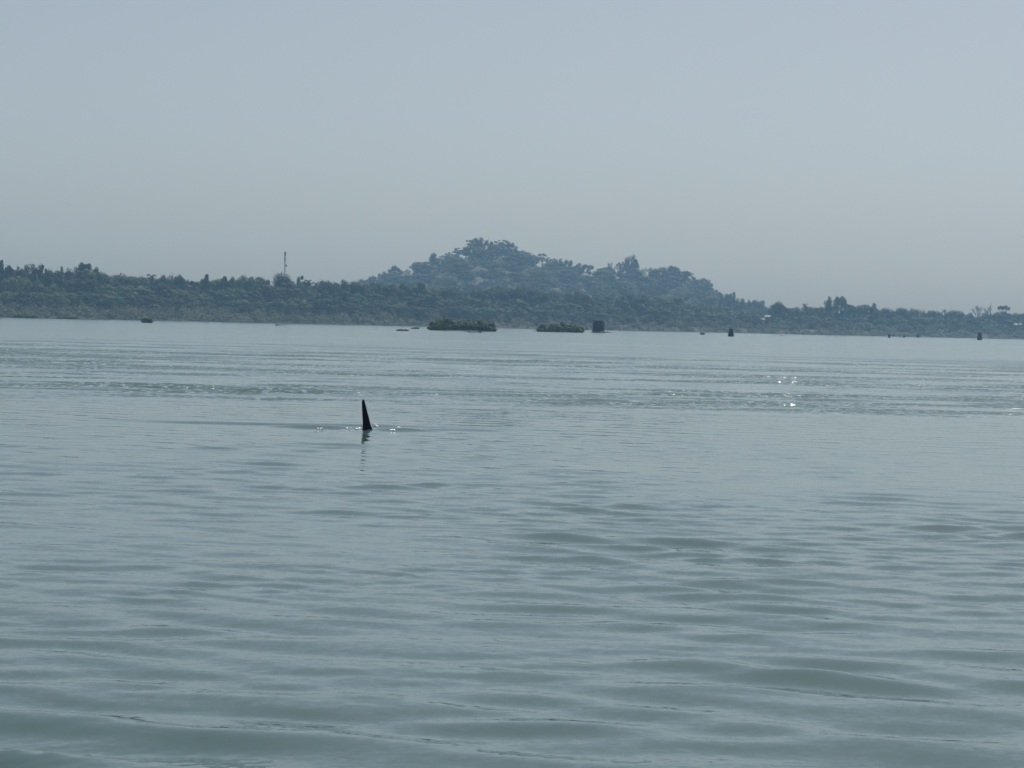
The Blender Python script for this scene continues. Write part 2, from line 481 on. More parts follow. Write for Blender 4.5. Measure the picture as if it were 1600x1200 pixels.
def limbs(mb, base, tops, r0, n=5):
    for t in tops:
        b, t = Vector(base), Vector(t)
        mid = b.lerp(t, 0.5) + Vector((random.uniform(-.3, .3), random.uniform(-.3, .3), 0.35))
        mb.tube([b, mid, t], [r0, r0 * 0.65, r0 * 0.2], n)

def proto_broad(seed, w=0.42, crown_lo=0.22, nclump=40, per=150, top_flat=0.0):
    """dense domed crown; unit: 12 m tall"""
    r = np.random.default_rng(seed); random.seed(seed)
    H = 12.0; cz = H * (crown_lo + 1) / 2; rz = H * (1 - crown_lo) / 2 * 0.88; rx = H * w
    cl = []
    lob = [(r.uniform(0, 6.28), r.uniform(-0.3, 0.9)) for _ in range(4)]
    while len(cl) < nclump:
        v = r.normal(size=3); v /= np.linalg.norm(v)
        k = 0.92 + 0.18 * max(math.cos(math.atan2(v[1], v[0]) - a) * (1 - abs(v[2] - b)) for a, b in lob)
        s = r.uniform(0.55, 0.86) * k
        zz = v[2] * s
        if top_flat and zz > top_flat: zz = top_flat + (zz - top_flat) * 0.3
        cl.append(((v[0] * rx * s, v[1] * rx * s, cz + zz * rz), r.uniform(0.20, 0.33) * rx * 1.05))
    V, F = crown_leaves(cl, per, 0.26, r)
    V[:, 2] *= H / np.percentile(V[:, 2], 99.8)
    mb = MB()
    mb.tube([(0, 0, -0.5), (0.1, 0.05, H * crown_lo), (0.15, 0, H * 0.62)], [0.38, 0.27, 0.12], 7)
    limbs(mb, (0.1, 0.03, H * crown_lo * 1.3), [cl[i][0] for i in range(0, 12, 2)], 0.15)
    return V, F, mb

def proto_sparse(seed, w=0.30):
    """hilltop tree: bare pale stem, thin open crown one sees the sky through"""
    r = np.random.default_rng(seed); random.seed(seed)
    H = 12.0
    cl = []
    for i in range(24):
        a = r.uniform(0, 6.28); rad = H * w * math.sqrt(r.uniform(0.05, 1)); z = H * (0.60 + 0.32 * r.uniform() * (1.15 - (rad / (H * w)) ** 2 * 0.6))
        cl.append(((rad * math.cos(a), rad * math.sin(a), z), r.uniform(0.6, 1.25)))
    for i in range(10):
        a = r.uniform(0, 6.28)
        cl.append(((1.6 * math.cos(a), 1.6 * math.sin(a), H * r.uniform(0.32, 0.58)), r.uniform(0.35, 0.7)))
    V, F = crown_leaves(cl, 90, 0.23, r)
    V[:, 2] *= H / np.percentile(V[:, 2], 99.8)
    mb = MB()
    mb.tube([(0, 0, -1.0), (0.15, 0.1, H * 0.4), (0.1, 0, H * 0.8)], [0.36, 0.26, 0.1], 6)
    limbs(mb, (0.12, 0.06, H * 0.36), [c[0] for c in cl[:12]], 0.12)
    return V, F, mb

def proto_umbrella(seed, layers=2):
    r = np.random.default_rng(seed); random.seed(seed)
    H = 12.0; cl = []
    for l in range(layers):
        z = H * (0.93 - 0.2 * l); rad0 = H * (0.30 + 0.10 * l)
        for i in range(13):
            a = i / 13 * 6.28 + r.normal() * 0.2; rad = rad0 * r.uniform(0.35, 1)
            cl.append(((rad * math.cos(a) + 0.4 * l, rad * math.sin(a), z - 0.30 * rad * rad / rad0 + r.normal() * 0.12), r.uniform(0.55, 0.95)))
    V, F = crown_leaves(cl, 70, 0.30, r, up=0.8)
    V[:, 2] *= H / np.percentile(V[:, 2], 99.8)
    mb = MB()
    mb.tube([(0, 0, -0.5), (0.2, 0, H * 0.45), (0.1, 0, H * 0.86)], [0.5, 0.36, 0.16], 7)
    limbs(mb, (0.2, 0, H * 0.45), [c[0] for c in cl[::2]], 0.22)
    return V, F, mb

def proto_palm(seed):
    r = np.random.default_rng(seed); random.seed(seed)
    H = 12.0; lean = r.uniform(-0.8, 0.8)
    Vs, Fs, b = [], [], 0
    for k in range(19):
        a = k * 2.4 + r.normal() * 0.15; el = r.uniform(-0.45, 1.15); Ln = r.uniform(2.3, 3.0)
        d = np.array([math.cos(a), math.sin(a), 0]); sd_ = np.array([-math.sin(a), math.cos(a), 0])
        pts = []
        for i in range(6):
            t = i / 5
            pts.append(np.array([lean, 0, H * 0.86]) + d * Ln * t * math.cos(el * (1 - 0.4 * t)) + np.array([0, 0, Ln * (math.sin(el) * t - 0.62 * t * t)]))
        for i in range(5):
            wd0, wd1 = 0.42 * math.sin(math.pi * (0.12 + 0.8 * i / 5)), 0.42 * math.sin(math.pi * (0.12 + 0.8 * (i + 1) / 5))
            for sg in (-1, 1):
                q = [pts[i], pts[i + 1], pts[i + 1] + sd_ * sg * wd1 - np.array([0, 0, 0.18]), pts[i] + sd_ * sg * wd0 - np.array([0, 0, 0.18])]
                Vs += q; Fs.append([b, b + 1, b + 2, b + 3]); b += 4
    V = np.array(Vs); F = np.array(Fs)
    mb = MB()
    mb.tube([(0, 0, -0.5), (lean * 0.3, 0, H * 0.4), (lean, 0, H * 0.87)], [0.22, 0.16, 0.13], 7)
    return V, F, mb

def proto_conical(seed):
    r = np.random.default_rng(seed); random.seed(seed)
    H = 12.0; cl = []
    for i in range(34):
        t = (i + 0.5) / 34
        rad = H * 0.23 * (1 - t) ** 0.75 * (0.85 + 0.3 * r.uniform()) + 0.1
        a = i * 2.4
        cl.append(((rad * 0.72 * math.cos(a), rad * 0.72 * math.sin(a), H * (0.14 + 0.82 * t)), 0.5 + rad * 0.36))
    V, F = crown_leaves(cl, 40, 0.40, r)
    V[:, 2] *= H / np.percentile(V[:, 2], 99.9)
    mb = MB()
    mb.tube([(0, 0, -0.5), (0, 0, H * 0.5), (0, 0, H * 0.92)], [0.32, 0.2, 0.06], 7)
    return V, F, mb

def proto_bare(seed, spread=0.36):
    """leafless tree: forking branches with a haze of twigs"""
    r = np.random.default_rng(seed); random.seed(seed)
    H = 12.0; mb = MB(); tips = []
    def grow(p, d, L, rad, lev):
        q = p + d * L
        mb.tube([p, p.lerp(q, 0.5) + Vector((random.uniform(-.1, .1), random.uniform(-.1, .1), 0.05)) * L, q], [rad, rad * 0.8, rad * 0.62], 5 if lev < 2 else 4)
        if lev >= 3: tips.append(q); return
        for _ in range(3 if lev else 4):
            nd = (d + Vector((random.uniform(-1, 1), random.uniform(-1, 1), random.uniform(-0.15, 0.75))) * (0.62 + spread * 0.5)).normalized()
            grow(q, nd, L * random.uniform(0.62, 0.82), rad * 0.60, lev + 1)
    grow(Vector((0, 0, -0.5)), Vector((0.03, 0, 1)).normalized(), H * 0.32, 0.50, 0)
    C, N = [], []
    for t in tips:
        for _ in range(2):
            C.append(np.array(t) + r.normal(size=3) * 0.35); N.append(r.normal(size=3))
    V, F = leaf_quads(np.array(C), np.array(N), r.uniform(0.06, 0.16, len(C)), r)
    k = H / np.percentile(V[:, 2], 99.5)
    V[:, 2] *= k
    mb.V = [(x, y, z * k) for x, y, z in mb.V]
    return V, F, mb

PROTO = {}
def reg(key, name, p3, leafmat, barkmat=BARK):
    V, F, mb = p3
    PROTO.setdefault(key, []).append((name, mesh(name + '_crown', V, F, leafmat), mb.mesh(name + '_trunk', barkmat, True)))
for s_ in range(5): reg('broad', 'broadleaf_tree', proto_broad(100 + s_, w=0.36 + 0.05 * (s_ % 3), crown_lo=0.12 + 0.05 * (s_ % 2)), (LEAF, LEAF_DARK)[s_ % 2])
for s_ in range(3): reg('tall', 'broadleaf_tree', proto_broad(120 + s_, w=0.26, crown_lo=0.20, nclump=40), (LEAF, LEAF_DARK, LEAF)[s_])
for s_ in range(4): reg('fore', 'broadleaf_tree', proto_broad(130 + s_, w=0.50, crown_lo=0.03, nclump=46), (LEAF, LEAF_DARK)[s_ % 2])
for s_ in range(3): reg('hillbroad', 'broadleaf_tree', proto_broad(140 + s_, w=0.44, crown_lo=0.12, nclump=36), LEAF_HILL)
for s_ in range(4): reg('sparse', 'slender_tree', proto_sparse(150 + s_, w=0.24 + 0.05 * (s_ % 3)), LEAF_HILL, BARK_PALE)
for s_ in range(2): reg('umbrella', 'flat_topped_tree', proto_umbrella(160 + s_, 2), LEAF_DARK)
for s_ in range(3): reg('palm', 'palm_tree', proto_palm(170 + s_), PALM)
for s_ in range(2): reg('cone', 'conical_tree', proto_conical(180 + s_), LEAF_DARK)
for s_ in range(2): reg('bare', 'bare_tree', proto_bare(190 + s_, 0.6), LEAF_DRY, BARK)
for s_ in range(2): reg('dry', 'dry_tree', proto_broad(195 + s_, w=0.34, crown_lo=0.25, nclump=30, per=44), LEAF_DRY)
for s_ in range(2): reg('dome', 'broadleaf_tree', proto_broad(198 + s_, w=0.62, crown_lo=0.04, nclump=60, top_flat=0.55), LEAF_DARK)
BASEW = dict(broad=9.6, tall=6.6, fore=12.6, hillbroad=11, sparse=7.5, umbrella=8.5, palm=5.0, cone=5.4, bare=9, dry=8.4, dome=15)
cnt = {}

def tree(kind, px, py_top, Y, base_z, label, group=None, wpx=None, cat='tree'):
    """a tree whose top is seen at (px, py_top), standing Y metres away on ground base_z"""
    top = at(px, py_top, Y)
    h = max(2.0, top.z - base_z)
    lst = PROTO[kind]; i = cnt.get(kind, 0); cnt[kind] = i + 1
    name, cm, tm = lst[i % len(lst)]
    e = empty(name, (top.x, Y, base_z))
    sz = h / 12.0
    sw = sz if wpx is None else (wpx / FPX * Y) / BASEW[kind]
    sw = min(max(sw, sz * 0.5), sz * 2.2)
    e.scale = (sw, sw, sz)
    e.rotation_euler = (0, 0, random.uniform(0, 6.28))
    obj('trunk', tm, e); obj('crown', cm, e)
    return tag(e, label, cat, group)

random.seed(11)
ORD = ['leftmost', 'second from left', 'third from left', 'fourth from left', 'fifth from left', 'sixth from left', 'seventh from left', 'eighth from left']
MARKS = [(-100, 85, 'above the leftmost low islet'), (85, 190, 'below the big dome-shaped tree'), (190, 280, 'behind the single dark bush'), (280, 375, 'below the skyline notch'), (375, 475, 'below the mast'),
         (475, 590, 'where bank and hill meet'), (590, 668, 'behind the dark humped rock'), (668, 780, 'behind the large shrub islet'), (780, 915, 'behind the smaller shrub islet'), (915, 1010, 'behind the broad ruined pillar'),
         (1010, 1110, 'left of the dark tapered pillar'), (1110, 1180, 'behind the dark tapered pillar'), (1180, 1260, 'around the tiny pale roofs'), (1260, 1350, 'below the tall twin-headed tree'), (1350, 1450, 'behind the three small pillars'),
         (1450, 1512, 'below the last big dome'), (1512, 1560, 'behind the rightmost pillar'), (1560, 1800, 'by the house at the right end')]
HILL_MARKS = [(500, 660, "the hill's left slope"), (660, 735, 'the slope left of the summit'), (735, 810, 'the slope below the summit'), (810, 900, 'the slope right of the summit'), (900, 980, 'the slope below the long roof'), (980, 1060, 'the slope below the tallest ridge tree'), (1060, 1250, "the hill's right end")]
MASS = []
def name_mass(marks, fmt):
    for lo, hi, mk in marks:
        for row in sorted({m_[1] for m_ in MASS}):
            g = sorted([m_ for m_ in MASS if m_[1] == row and lo <= m_[2] < hi], key=lambda m_: m_[2])
            for i, m_ in enumerate(g):
                m_[0]['label'] = fmt.format(row=row, mk=mk) + ('' if len(g) == 1 else ', ' + (ORD[i] if i < len(g) - 1 or i > 7 else 'rightmost'))
    MASS.clear()
WID = dict(broad=1.6, tall=1.6, dome=1.35, dry=1.4, sparse=1.35, cone=1.25, palm=1.25)
GZ = 2.3
# --- skyline of the left bank: (photo column, row of the top, kind, width in photo pixels, what it is)
SKY_L = [
 (2, 406, 'cone', 17, 'dark pointed tree at the left edge of the far bank, tallest there'),
 (14, 415, 'tall', 15, 'rounded tree just right of the dark pointed tree at the left edge'),
 (27, 416, 'dry', 20, 'brownish dry tree near the left end of the forest skyline'),
 (36, 415, 'broad', 16, 'small round crown between two brownish trees on the left skyline'),
 (49, 412, 'dry', 20, 'reddish thin-leaved tree on the left skyline, taller of the brownish ones'),
 (63, 413, 'sparse', 20, 'open-crowned tree with sky gaps beside the reddish tree on the left skyline'),
 (76, 425, 'tall', 14, None),
 (87, 423, 'broad', 26, 'broad dark crown right of the reddish trees on the left skyline'),
 (102, 417, 'sparse', 9, 'thin lone stem with a tuft rising above the left skyline'),
 (113, 417, 'sparse', 14, 'pale thin tree with sparse top left of the flat-topped tree'),
 (133, 410, 'umbrella', 19, 'thin flat-topped tree poking above the big dome at left'),
 (140, 418, 'broad', 40, 'big dome-shaped green tree under the thin flat-topped tree'),
 (150, 418, 'tall', 14, None),
 (171, 429, 'palm', 12, 'small palm left of the starry palm on the left skyline'),
 (183, 432, 'broad', 26, None),
 (197, 427, 'palm', 15, 'palm with starry fronds sticking up over the left bank forest'),
 (206, 431, 'palm', 12, 'short palm right beside the starry palm on the left skyline'),
 (216, 432, 'broad', 22, None),
 (227, 428, 'palm', 12, 'palm just left of the taller twin palm above the shrub rock'),
 (236, 424, 'palm', 14, 'tallest palm on the left skyline, above the shrub rock'),
 (246, 430, 'palm', 12, 'palm right of the tallest one, above the shrub rock'),
 (259, 431, 'broad', 22, None),
 (271, 430, 'dome', 34, 'broad pale green crown where the skyline steps down left of the notch'),
 (281, 430, 'tall', 14, None),
 (291, 437, 'dry', 14, 'brownish edge tree beside the notch in the left skyline'),
 (304, 440, 'cone', 9, 'small dark spire tree standing in the notch of the left skyline'),
 (323, 428, 'cone', 17, 'dark pointed tree between the skyline notch and the mast'),
 (336, 439, 'broad', 22, None),
 (352, 432, 'tall', 12, 'slim column-like tree first of a row left of the mast'),
 (363, 433, 'tall', 13, 'slim column-like tree second of a row left of the mast'),
 (384, 431, 'broad', 26, 'full round tree left of the mast with open sky at its right'),
 (397, 440, 'tall', 16, None),
 (411, 433, 'broad', 22, 'leafy tree touching the left side of the flat crown below the mast'),
 (443, 427, 'dome', 34, 'wide flat crown directly in front of the mast foot'),
 (470, 431, 'sparse', 18, 'wispy thin tree right of the mast'),
 (484, 432, 'palm', 12, 'taller of two palms right of the mast'),
 (493, 437, 'palm', 11, 'shorter of two palms right of the mast'),
 (513, 439, 'broad', 24, None),
 (529, 438, 'broad', 24, 'rounded tree where the left forest meets the foot of the hill'),
 (550, 440, 'broad', 26, None),
]
for px, py, kind, wpx, lab in SKY_L:
    Y = shore(px) + random.uniform(42, 60)
    t_ = tree(kind, px, py, Y, GZ, lab or 'green tree on the left bank skyline with no mark of its own', None if lab else 'plain skyline trees of the left bank', wpx * WID.get(kind, 1.0))
    if not lab: MASS.append((t_, 'plain', px))
name_mass(MARKS, '{row} green skyline tree {mk}')

# --- forest front under the hill
for i, px in enumerate(range(572, 1130, 21)):
    top = np.interp(px, [572, 640, 720, 800, 900, 1000, 1100, 1130], [441, 446, 449, 451, 456, 463, 472, 474]) + random.uniform(-3, 5)
    Y = shore(px) + random.uniform(40, 62)
    k = random.choice(['broad', 'broad', 'fore', 'tall'])
    lab, g = 'green forest tree on the bank standing in front of the wooded hill', 'bank trees below the hill'
    if px == 572 + 21 * 4: k, lab, g, top = 'tall', 'dark upright tree standing out before the left slope of the hill', None, 441
    if px == 572 + 21 * 8: k, lab, g, top = 'palm', 'dark palm top before the middle of the hill slope', None, 446
    t_ = tree(k, px, top, Y, GZ, lab, g, {'broad': 42, 'fore': 46, 'tall': 30, 'palm': 11}[k] * random.uniform(0.9, 1.15))
    if g: MASS.append((t_, 'tall', px))
name_mass(MARKS, '{row} bank tree before the hill {mk}')

# --- skyline of the right bank
SKY_R = [
 (1132, 458, 'hillbroad', 22, None), (1143, 456, 'sparse', 12, 'tufted tree sticking up where the hill runs down to the right'),
 (1155, 467, 'broad', 18, None), (1171, 469, 'tall', 10, 'narrow tree left of the clipped-looking crown at the hill foot'),
 (1183, 469, 'broad', 19, 'square-looking round crown at the right foot of the hill'), (1196, 478, 'broad', 14, None),
 (1215, 471, 'dome', 24, 'bushy crown right of the gap above the pale roofs'),
 (1229, 479, 'broad', 14, None), (1241, 480, 'broad', 18, None), (1259, 471, 'palm', 9, 'slim palm rising between the gap and the tall twin tree'),
 (1266, 479, 'dome', 34, 'long low dome of foliage left of the tall twin tree'), (1286, 477, 'broad', 22, None),
 (1302, 464, 'sparse', 20, 'left half of the tall twin-headed tree on the right bank'), (1313, 463, 'broad', 16, 'right half of the tall twin-headed tree on the right bank'),
 (1326, 475, 'umbrella', 18, 'lacy crown directly right of the tall twin-headed tree'), (1340, 477, 'broad', 18, None),
 (1357, 476, 'broad', 24, None), (1366, 474, 'tall', 9, 'small knob of a crown above the right bank skyline'),
 (1384, 481, 'dome', 30, 'smooth dome left of the three small pillars'), (1410, 481, 'dome', 24, 'smooth dome above the three small pillars'),
 (1430, 482, 'dome', 34, 'large smooth dome right above the three small pillars'), (1459, 485, 'broad', 16, None), (1477, 481, 'palm', 9, 'thin spiky palm on the right skyline before the last big dome'),
 (1492, 485, 'dome', 36, 'last big smooth dome left of the leafless trees'), (1514, 489, 'broad', 18, None), (1529, 474, 'bare', 14, 'thin leafless tree, left of two on the right skyline'),
 (1545, 472, 'bare', 24, 'spreading leafless tree, right of two on the right skyline'), (1551, 489, 'broad', 26, None),
 (1568, 477, 'umbrella', 24, 'umbrella-shaped tree right of the leafless trees'), (1583, 489, 'broad', 20, None), (1600, 488, 'broad', 18, None), (1616, 489, 'dome', 26, None),
]
for px, py, kind, wpx, lab in SKY_R:
    Y = shore(px) + random.uniform(42, 60) + (330 if px < 1200 else 0)
    t_ = tree(kind, px, py, Y, GZ, lab or 'green tree on the right bank skyline with no mark of its own', None if lab else 'plain skyline trees of the right bank', wpx * WID.get(kind, 1.0))
    if not lab: MASS.append((t_, 'plain', px))
name_mass(MARKS, '{row} green skyline tree {mk}')

# --- two nearer rows that make the wall of the forest
def wall_top(px):
    return np.interp(px, [0, 130, 290, 440, 560, 700, 900, 1100, 1200, 1400, 1600], [422, 423, 437, 433, 440, 452, 464, 478, 486, 488, 494])
def side(px): return 'left of the mast' if px < 440 else 'between the mast and the hill' if px < 600 else 'below the hill' if px < 1130 else 'on the right bank'
for row, (inl, step, frac) in enumerate(((66, 27, 0.98), (32, 28, 0.82), (17, 27, 0.55))):
    px = -12 + row * 12
    while px < 1615:
        sh = hor(px) + CAM_H / shore(px) * FPX
        top = sh - (sh - wall_top(px)) * frac * (random.uniform(0.94, 1.03) if row == 0 else random.uniform(0.85, 1.08))
        Y = shore(px) + inl + random.uniform(-4, 4)
        rn = ('back row', 'middle row', 'front row')[row]
        MASS.append((tree(random.choice(['broad', 'fore', 'fore', 'broad', 'tall']), px, top, Y, GZ - 0.1 * row, f'green tree in the {rn} of the forest wall {side(px)}', f'{rn} trees {side(px)}', random.uniform(40, 54) * 850 / shore(px)), ('back', 'middle', 'front')[row], px))
        px += step * random.uniform(0.85, 1.15)
name_mass(MARKS, '{row}-row forest tree {mk}')

# --- hill: ridge trees against the sky
def ridge_tree(px, py, kind, wpx, lab=None):
    Y = RIDGE_Y + random.uniform(-8, 4)
    return tree(kind, px, py, Y, hill_h((px - 800) / FPX, Y) - 0.3, lab or 'thin hill tree seen against the sky on the ridge', None if lab else 'plain ridge trees of the hill', wpx)
RIDGE_T = [
 (566, 436, 'hillbroad', 26, None), (584, 431, 'hillbroad', 22, None), (601, 424, 'hillbroad', 22, 'rounded tree low on the left shoulder of the hill'), (619, 415, 'hillbroad', 24, 'full tree standing up on the left slope of the hill'),
 (634, 421, 'sparse', 16, None), (652, 409, 'sparse', 22, 'lacy tree midway up the left slope of the hill'), (667, 408, 'sparse', 16, None),
 (679, 395, 'hillbroad', 18, 'dark upright tree before the step up to the summit, on the left slope'), (695, 398, 'sparse', 20, None), (704, 394, 'sparse', 18, None), (715, 387, 'sparse', 18, 'thin tree just below the summit on its left side'),
 (728, 389, 'sparse', 16, None), (741, 372, 'sparse', 26, 'tall open-crowned tree on the summit, left of the pole'), (752, 371, 'hillbroad', 24, 'fuller tree on the summit just left of the pole'), (768, 377, 'cone', 14, 'pointed dark tree on the summit right of the pole'),
 (779, 375, 'sparse', 16, 'looping thin crown on the summit, second right of the pole'), (789, 375, 'sparse', 24, 'wide thin crown on the right half of the summit'), (801, 379, 'hillbroad', 20, 'rounded tree closing the summit clump at its right end'),
 (812, 391, 'sparse', 18, None), (824, 393, 'sparse', 16, None), (836, 398, 'hillbroad', 20, None), (847, 396, 'umbrella', 17, 'flat-layered tree on the right shoulder just below the summit'), (860, 402, 'sparse', 18, None),
 (872, 404, 'hillbroad', 20, None), (887, 406, 'hillbroad', 18, 'square-topped tree left of the gap on the right ridge'), (905, 411, 'sparse', 22, 'open tree right of the gap on the right ridge'), (919, 413, 'sparse', 20, None),
 (948, 416, 'hillbroad', 34, 'wide dark round tree above the long pale roof on the hill'), (953, 408, 'bare', 14, 'leafless twiggy top behind the wide dark round tree on the hill'), (971, 409, 'sparse', 20, None),
 (986, 398, 'hillbroad', 24, 'tallest tree on the right ridge of the hill'), (992, 408, 'hillbroad', 20, None), (1008, 416, 'bare', 14, None), (1021, 418, 'sparse', 18, None), (1037, 415, 'bare', 20, 'thin leafless tree left of the block-shaped crown on the ridge'),
 (1052, 415, 'broad', 20, 'dark block-shaped crown near the right end of the ridge'), (1071, 424, 'umbrella', 20, 'spreading tree right of the block-shaped crown on the ridge'), (1083, 432, 'sparse', 20, None), (1136, 459, 'hillbroad', 18, None), (1149, 466, 'hillbroad', 18, None), (1162, 471, 'hillbroad', 18, None), (1099, 444, 'hillbroad', 18, None), (1113, 450, 'hillbroad', 18, None), (1124, 456, 'hillbroad', 16, None),
]
for a in RIDGE_T:
    t_ = ridge_tree(*a)
    if not a[4]: MASS.append((t_, 'plain', a[0]))
name_mass(HILL_MARKS, '{row} thin ridge tree atop {mk}')
# --- hill: trees on the slope facing the river
k = 0
for Y in (1605, 1560, 1510, 1460, 1400):
    lo, hi = {1605: (590, 1110), 1560: (580, 1120), 1510: (572, 1135), 1460: (575, 1130), 1400: (600, 1120)}[Y]
    px = lo + random.uniform(0, 20)
    while px < hi:
        YY = Y + random.uniform(-12, 12)
        z = hill_h((px - 800) / FPX, YY)
        h = random.uniform(8, 12)
        tpy = hor(px) - (z + h - CAM_H) / YY * FPX
        MASS.append((tree(random.choice(['hillbroad', 'hillbroad', 'broad']), px, tpy, YY, z - 0.3, None, 'trees on the hill slope', random.uniform(34, 50)), {1605: 'topmost', 1560: 'upper', 1510: 'middle', 1460: 'lower', 1400: 'lowest'}[Y], px))
        px += random.uniform(32, 52)
name_mass(HILL_MARKS, 'dull tree in the {row} row on {mk}')

# ------------------------------------------------------------------ undergrowth: too many leaves to count
def scatter(name, n, pick, size, mat, seed, label, up=0.6):
    r = np.random.default_rng(seed); random.seed(seed)
    C, N = pick(r, n)
    V, F = leaf_quads(C, N, r.uniform(0.6, 1.3, len(C)) * size, r)
    return tag(obj(name, mesh(name, V, F, mat)), label, 'undergrowth', kind='stuff')

def mounds(r, n_m, per, px0, px1, inl0, inl1, hmin, hmax, rad0, rad1):
    C, N = [], []
    for _ in range(n_m):
        px = r.uniform(px0, px1); Y = shore(px) + r.uniform(inl0, inl1)
        hh = r.uniform(hmin, hmax); rad = r.uniform(rad0, rad1)
        c = np.array([(px - 800) / FPX * Y, Y, bank_h(Y - shore(px) + 3.3) - 0.2])
        v = r.normal(size=(per, 3)); v[:, 2] = np.abs(v[:, 2]); v /= np.linalg.norm(v, axis=1, keepdims=True)
        C.append(c + v * np.array([rad, rad, hh]) * r.uniform(0.75, 1.05, (per, 1)))
        N.append(v + np.array([0, 0, 0.5]) + r.normal(size=(per, 3)) * 0.15)
    return np.concatenate(C), np.concatenate(N)

def pick_scrub(r, n):
    a = mounds(r, 620, 120, -80, 1680, 0.5, 9, 0.7, 2.4, 1.2, 3.2)
    b = mounds(r, 420, 140, -80, 1680, 8, 17, 1.5, 4.2, 1.5, 3.6)
    c = mounds(r, 120, 160, -80, 640, 3, 14, 1.6, 4.6, 2.0, 4.5)
    return np.concatenate([a[0], b[0], c[0]]), np.concatenate([a[1], b[1], c[1]])
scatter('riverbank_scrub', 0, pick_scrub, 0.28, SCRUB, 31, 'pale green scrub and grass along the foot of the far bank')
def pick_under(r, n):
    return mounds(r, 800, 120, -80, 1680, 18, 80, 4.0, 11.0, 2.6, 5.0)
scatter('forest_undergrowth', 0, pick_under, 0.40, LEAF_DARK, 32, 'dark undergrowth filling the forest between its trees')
def pick_hill(r, n):
    C, N = [], []
    for _ in range(1200):
        Y = r.uniform(1300, 1664); px = r.uniform(540, 1190); u = (px - 800) / FPX
        z = hill_h(u, Y)
        if z < 1.0: continue
        hh, rad = r.uniform(2.5, 6.8), r.uniform(3.0, 5.8)
        v = r.normal(size=(90, 3)); v[:, 2] = np.abs(v[:, 2]); v /= np.linalg.norm(v, axis=1, keepdims=True)
        C.append(np.array([u * Y, Y, z - 0.3]) + v * np.array([rad, rad, hh]) * r.uniform(0.7, 1.05, (90, 1)))
        N.append(v + np.array([0, 0, 0.4]) + r.normal(size=(90, 3)) * 0.15)
    return np.concatenate(C), np.concatenate(N)
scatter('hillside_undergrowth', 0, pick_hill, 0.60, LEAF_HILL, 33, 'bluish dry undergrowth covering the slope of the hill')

# ------------------------------------------------------------------ mast, pole and houses
random.seed(5)
Ym = shore(445) + 75
mt_top, mt_base = at(445.6, 394, Ym), GZ
H = mt_top.z - mt_base
mast = tag(empty('lattice_mast', (mt_top.x, Ym, mt_base)), 'tall slim telecom mast rising above the forest on the left bank', 'mast')
def half(z): return 0.27 - 0.11 * z / H
for sx, sy in ((-1, -1), (1, -1), (1, 1), (-1, 1)):
    b = MB(); b.tube([(sx * half(0), sy * half(0), -0.3), (sx * half(H), sy * half(H), H)], [0.06, 0.05], 6)
    obj('leg', b.mesh('mast_leg', STEEL), mast)
b = MB()
nz_ = 30
for i in range(nz_):
    z0, z1 = H * i / nz_, H * (i + 1) / nz_
    for f in range(4):
        c = [(-1, -1), (1, -1), (1, 1), (-1, 1)]
        p0, p1 = c[f], c[(f + 1) % 4]
        b.tube([(p0[0] * half(z0), p0[1] * half(z0), z0), (p1[0] * half(z1), p1[1] * half(z1), z1)], [0.022, 0.022], 4)
        b.tube([(p1[0] * half(z0), p1[1] * half(z0), z0), (p0[0] * half(z1), p0[1] * half(z1), z1)], [0.022, 0.022], 4)
        b.tube([(p0[0] * half(z1), p0[1] * half(z1), z1), (p1[0] * half(z1), p1[1] * half(z1), z1)], [0.025, 0.025], 4)
obj('bracing', b.mesh('mast_bracing', STEEL), mast)
pm = MB(); pm.box((0, 0, 0), (0.18, 0.12, 1.6)); pm = pm.mesh('panel_antenna', PANEL)
for k, (zz) in enumerate((H - 0.7, H - 0.7, H - 0.7, H - 3.0, H - 3.0, H - 3.0)):
    a = k % 3 * 2.094 + 0.6 + (k > 2) * 0.5
    o = obj('panel_antenna', pm, mast, (0.32 * math.cos(a), 0.32 * math.sin(a), zz)); o.rotation_euler = (0, 0, a + math.pi / 2)
    o2 = MB(); o2.tube([(0.12 * math.cos(a), 0.12 * math.sin(a), zz), (0.36 * math.cos(a), 0.36 * math.sin(a), zz)], [0.05, 0.05], 4)
    obj('antenna_bracket', o2.mesh('antenna_bracket', STEEL), mast)
b = MB(); b.tube([(0, 0, H - 0.2), (0, 0, H + 1.2)], [0.05, 0.02], 5); obj('lightning_rod', b.mesh('lightning_rod', STEEL), mast)
def drum(x, y, z, rad):
    b = MB(); b.tube([(x, y, z), (x, y - 0.35, z), (x, y - 0.5, z)], [rad, rad, rad * 0.6], 16); return b
zd = at(447, 415, Ym).z - mt_base
obj('microwave_dish', drum(0.62, -0.3, zd, 0.42).mesh('microwave_dish', PANEL, True), mast)
zd2 = at(445, 409, Ym).z - mt_base
obj('microwave_dish', drum(0.05, -0.4, zd2, 0.28).mesh('microwave_dish_small', PANEL, True), mast)

pz = hill_h((763.5 - 800) / FPX, RIDGE_Y) - 0.3
pt = at(763.6, 368.5, RIDGE_Y)
pole = tag(empty('flag_pole', (pt.x, RIDGE_Y, pz)), 'thin bare pole on the summit of the hill between tall trees', 'pole')
b = MB(); b.tube([(0, 0, -0.5), (0, 0, (pt.z - pz) * 0.5), (0, 0, pt.z - pz)], [0.16, 0.13, 0.08], 8); obj('shaft', b.mesh('pole_shaft', STEEL, True), pole)
b = MB(); b.box((0, 0, 0.2), (1.0, 1.0, 0.6)); obj('footing', b.mesh('pole_footing', WALL), pole)

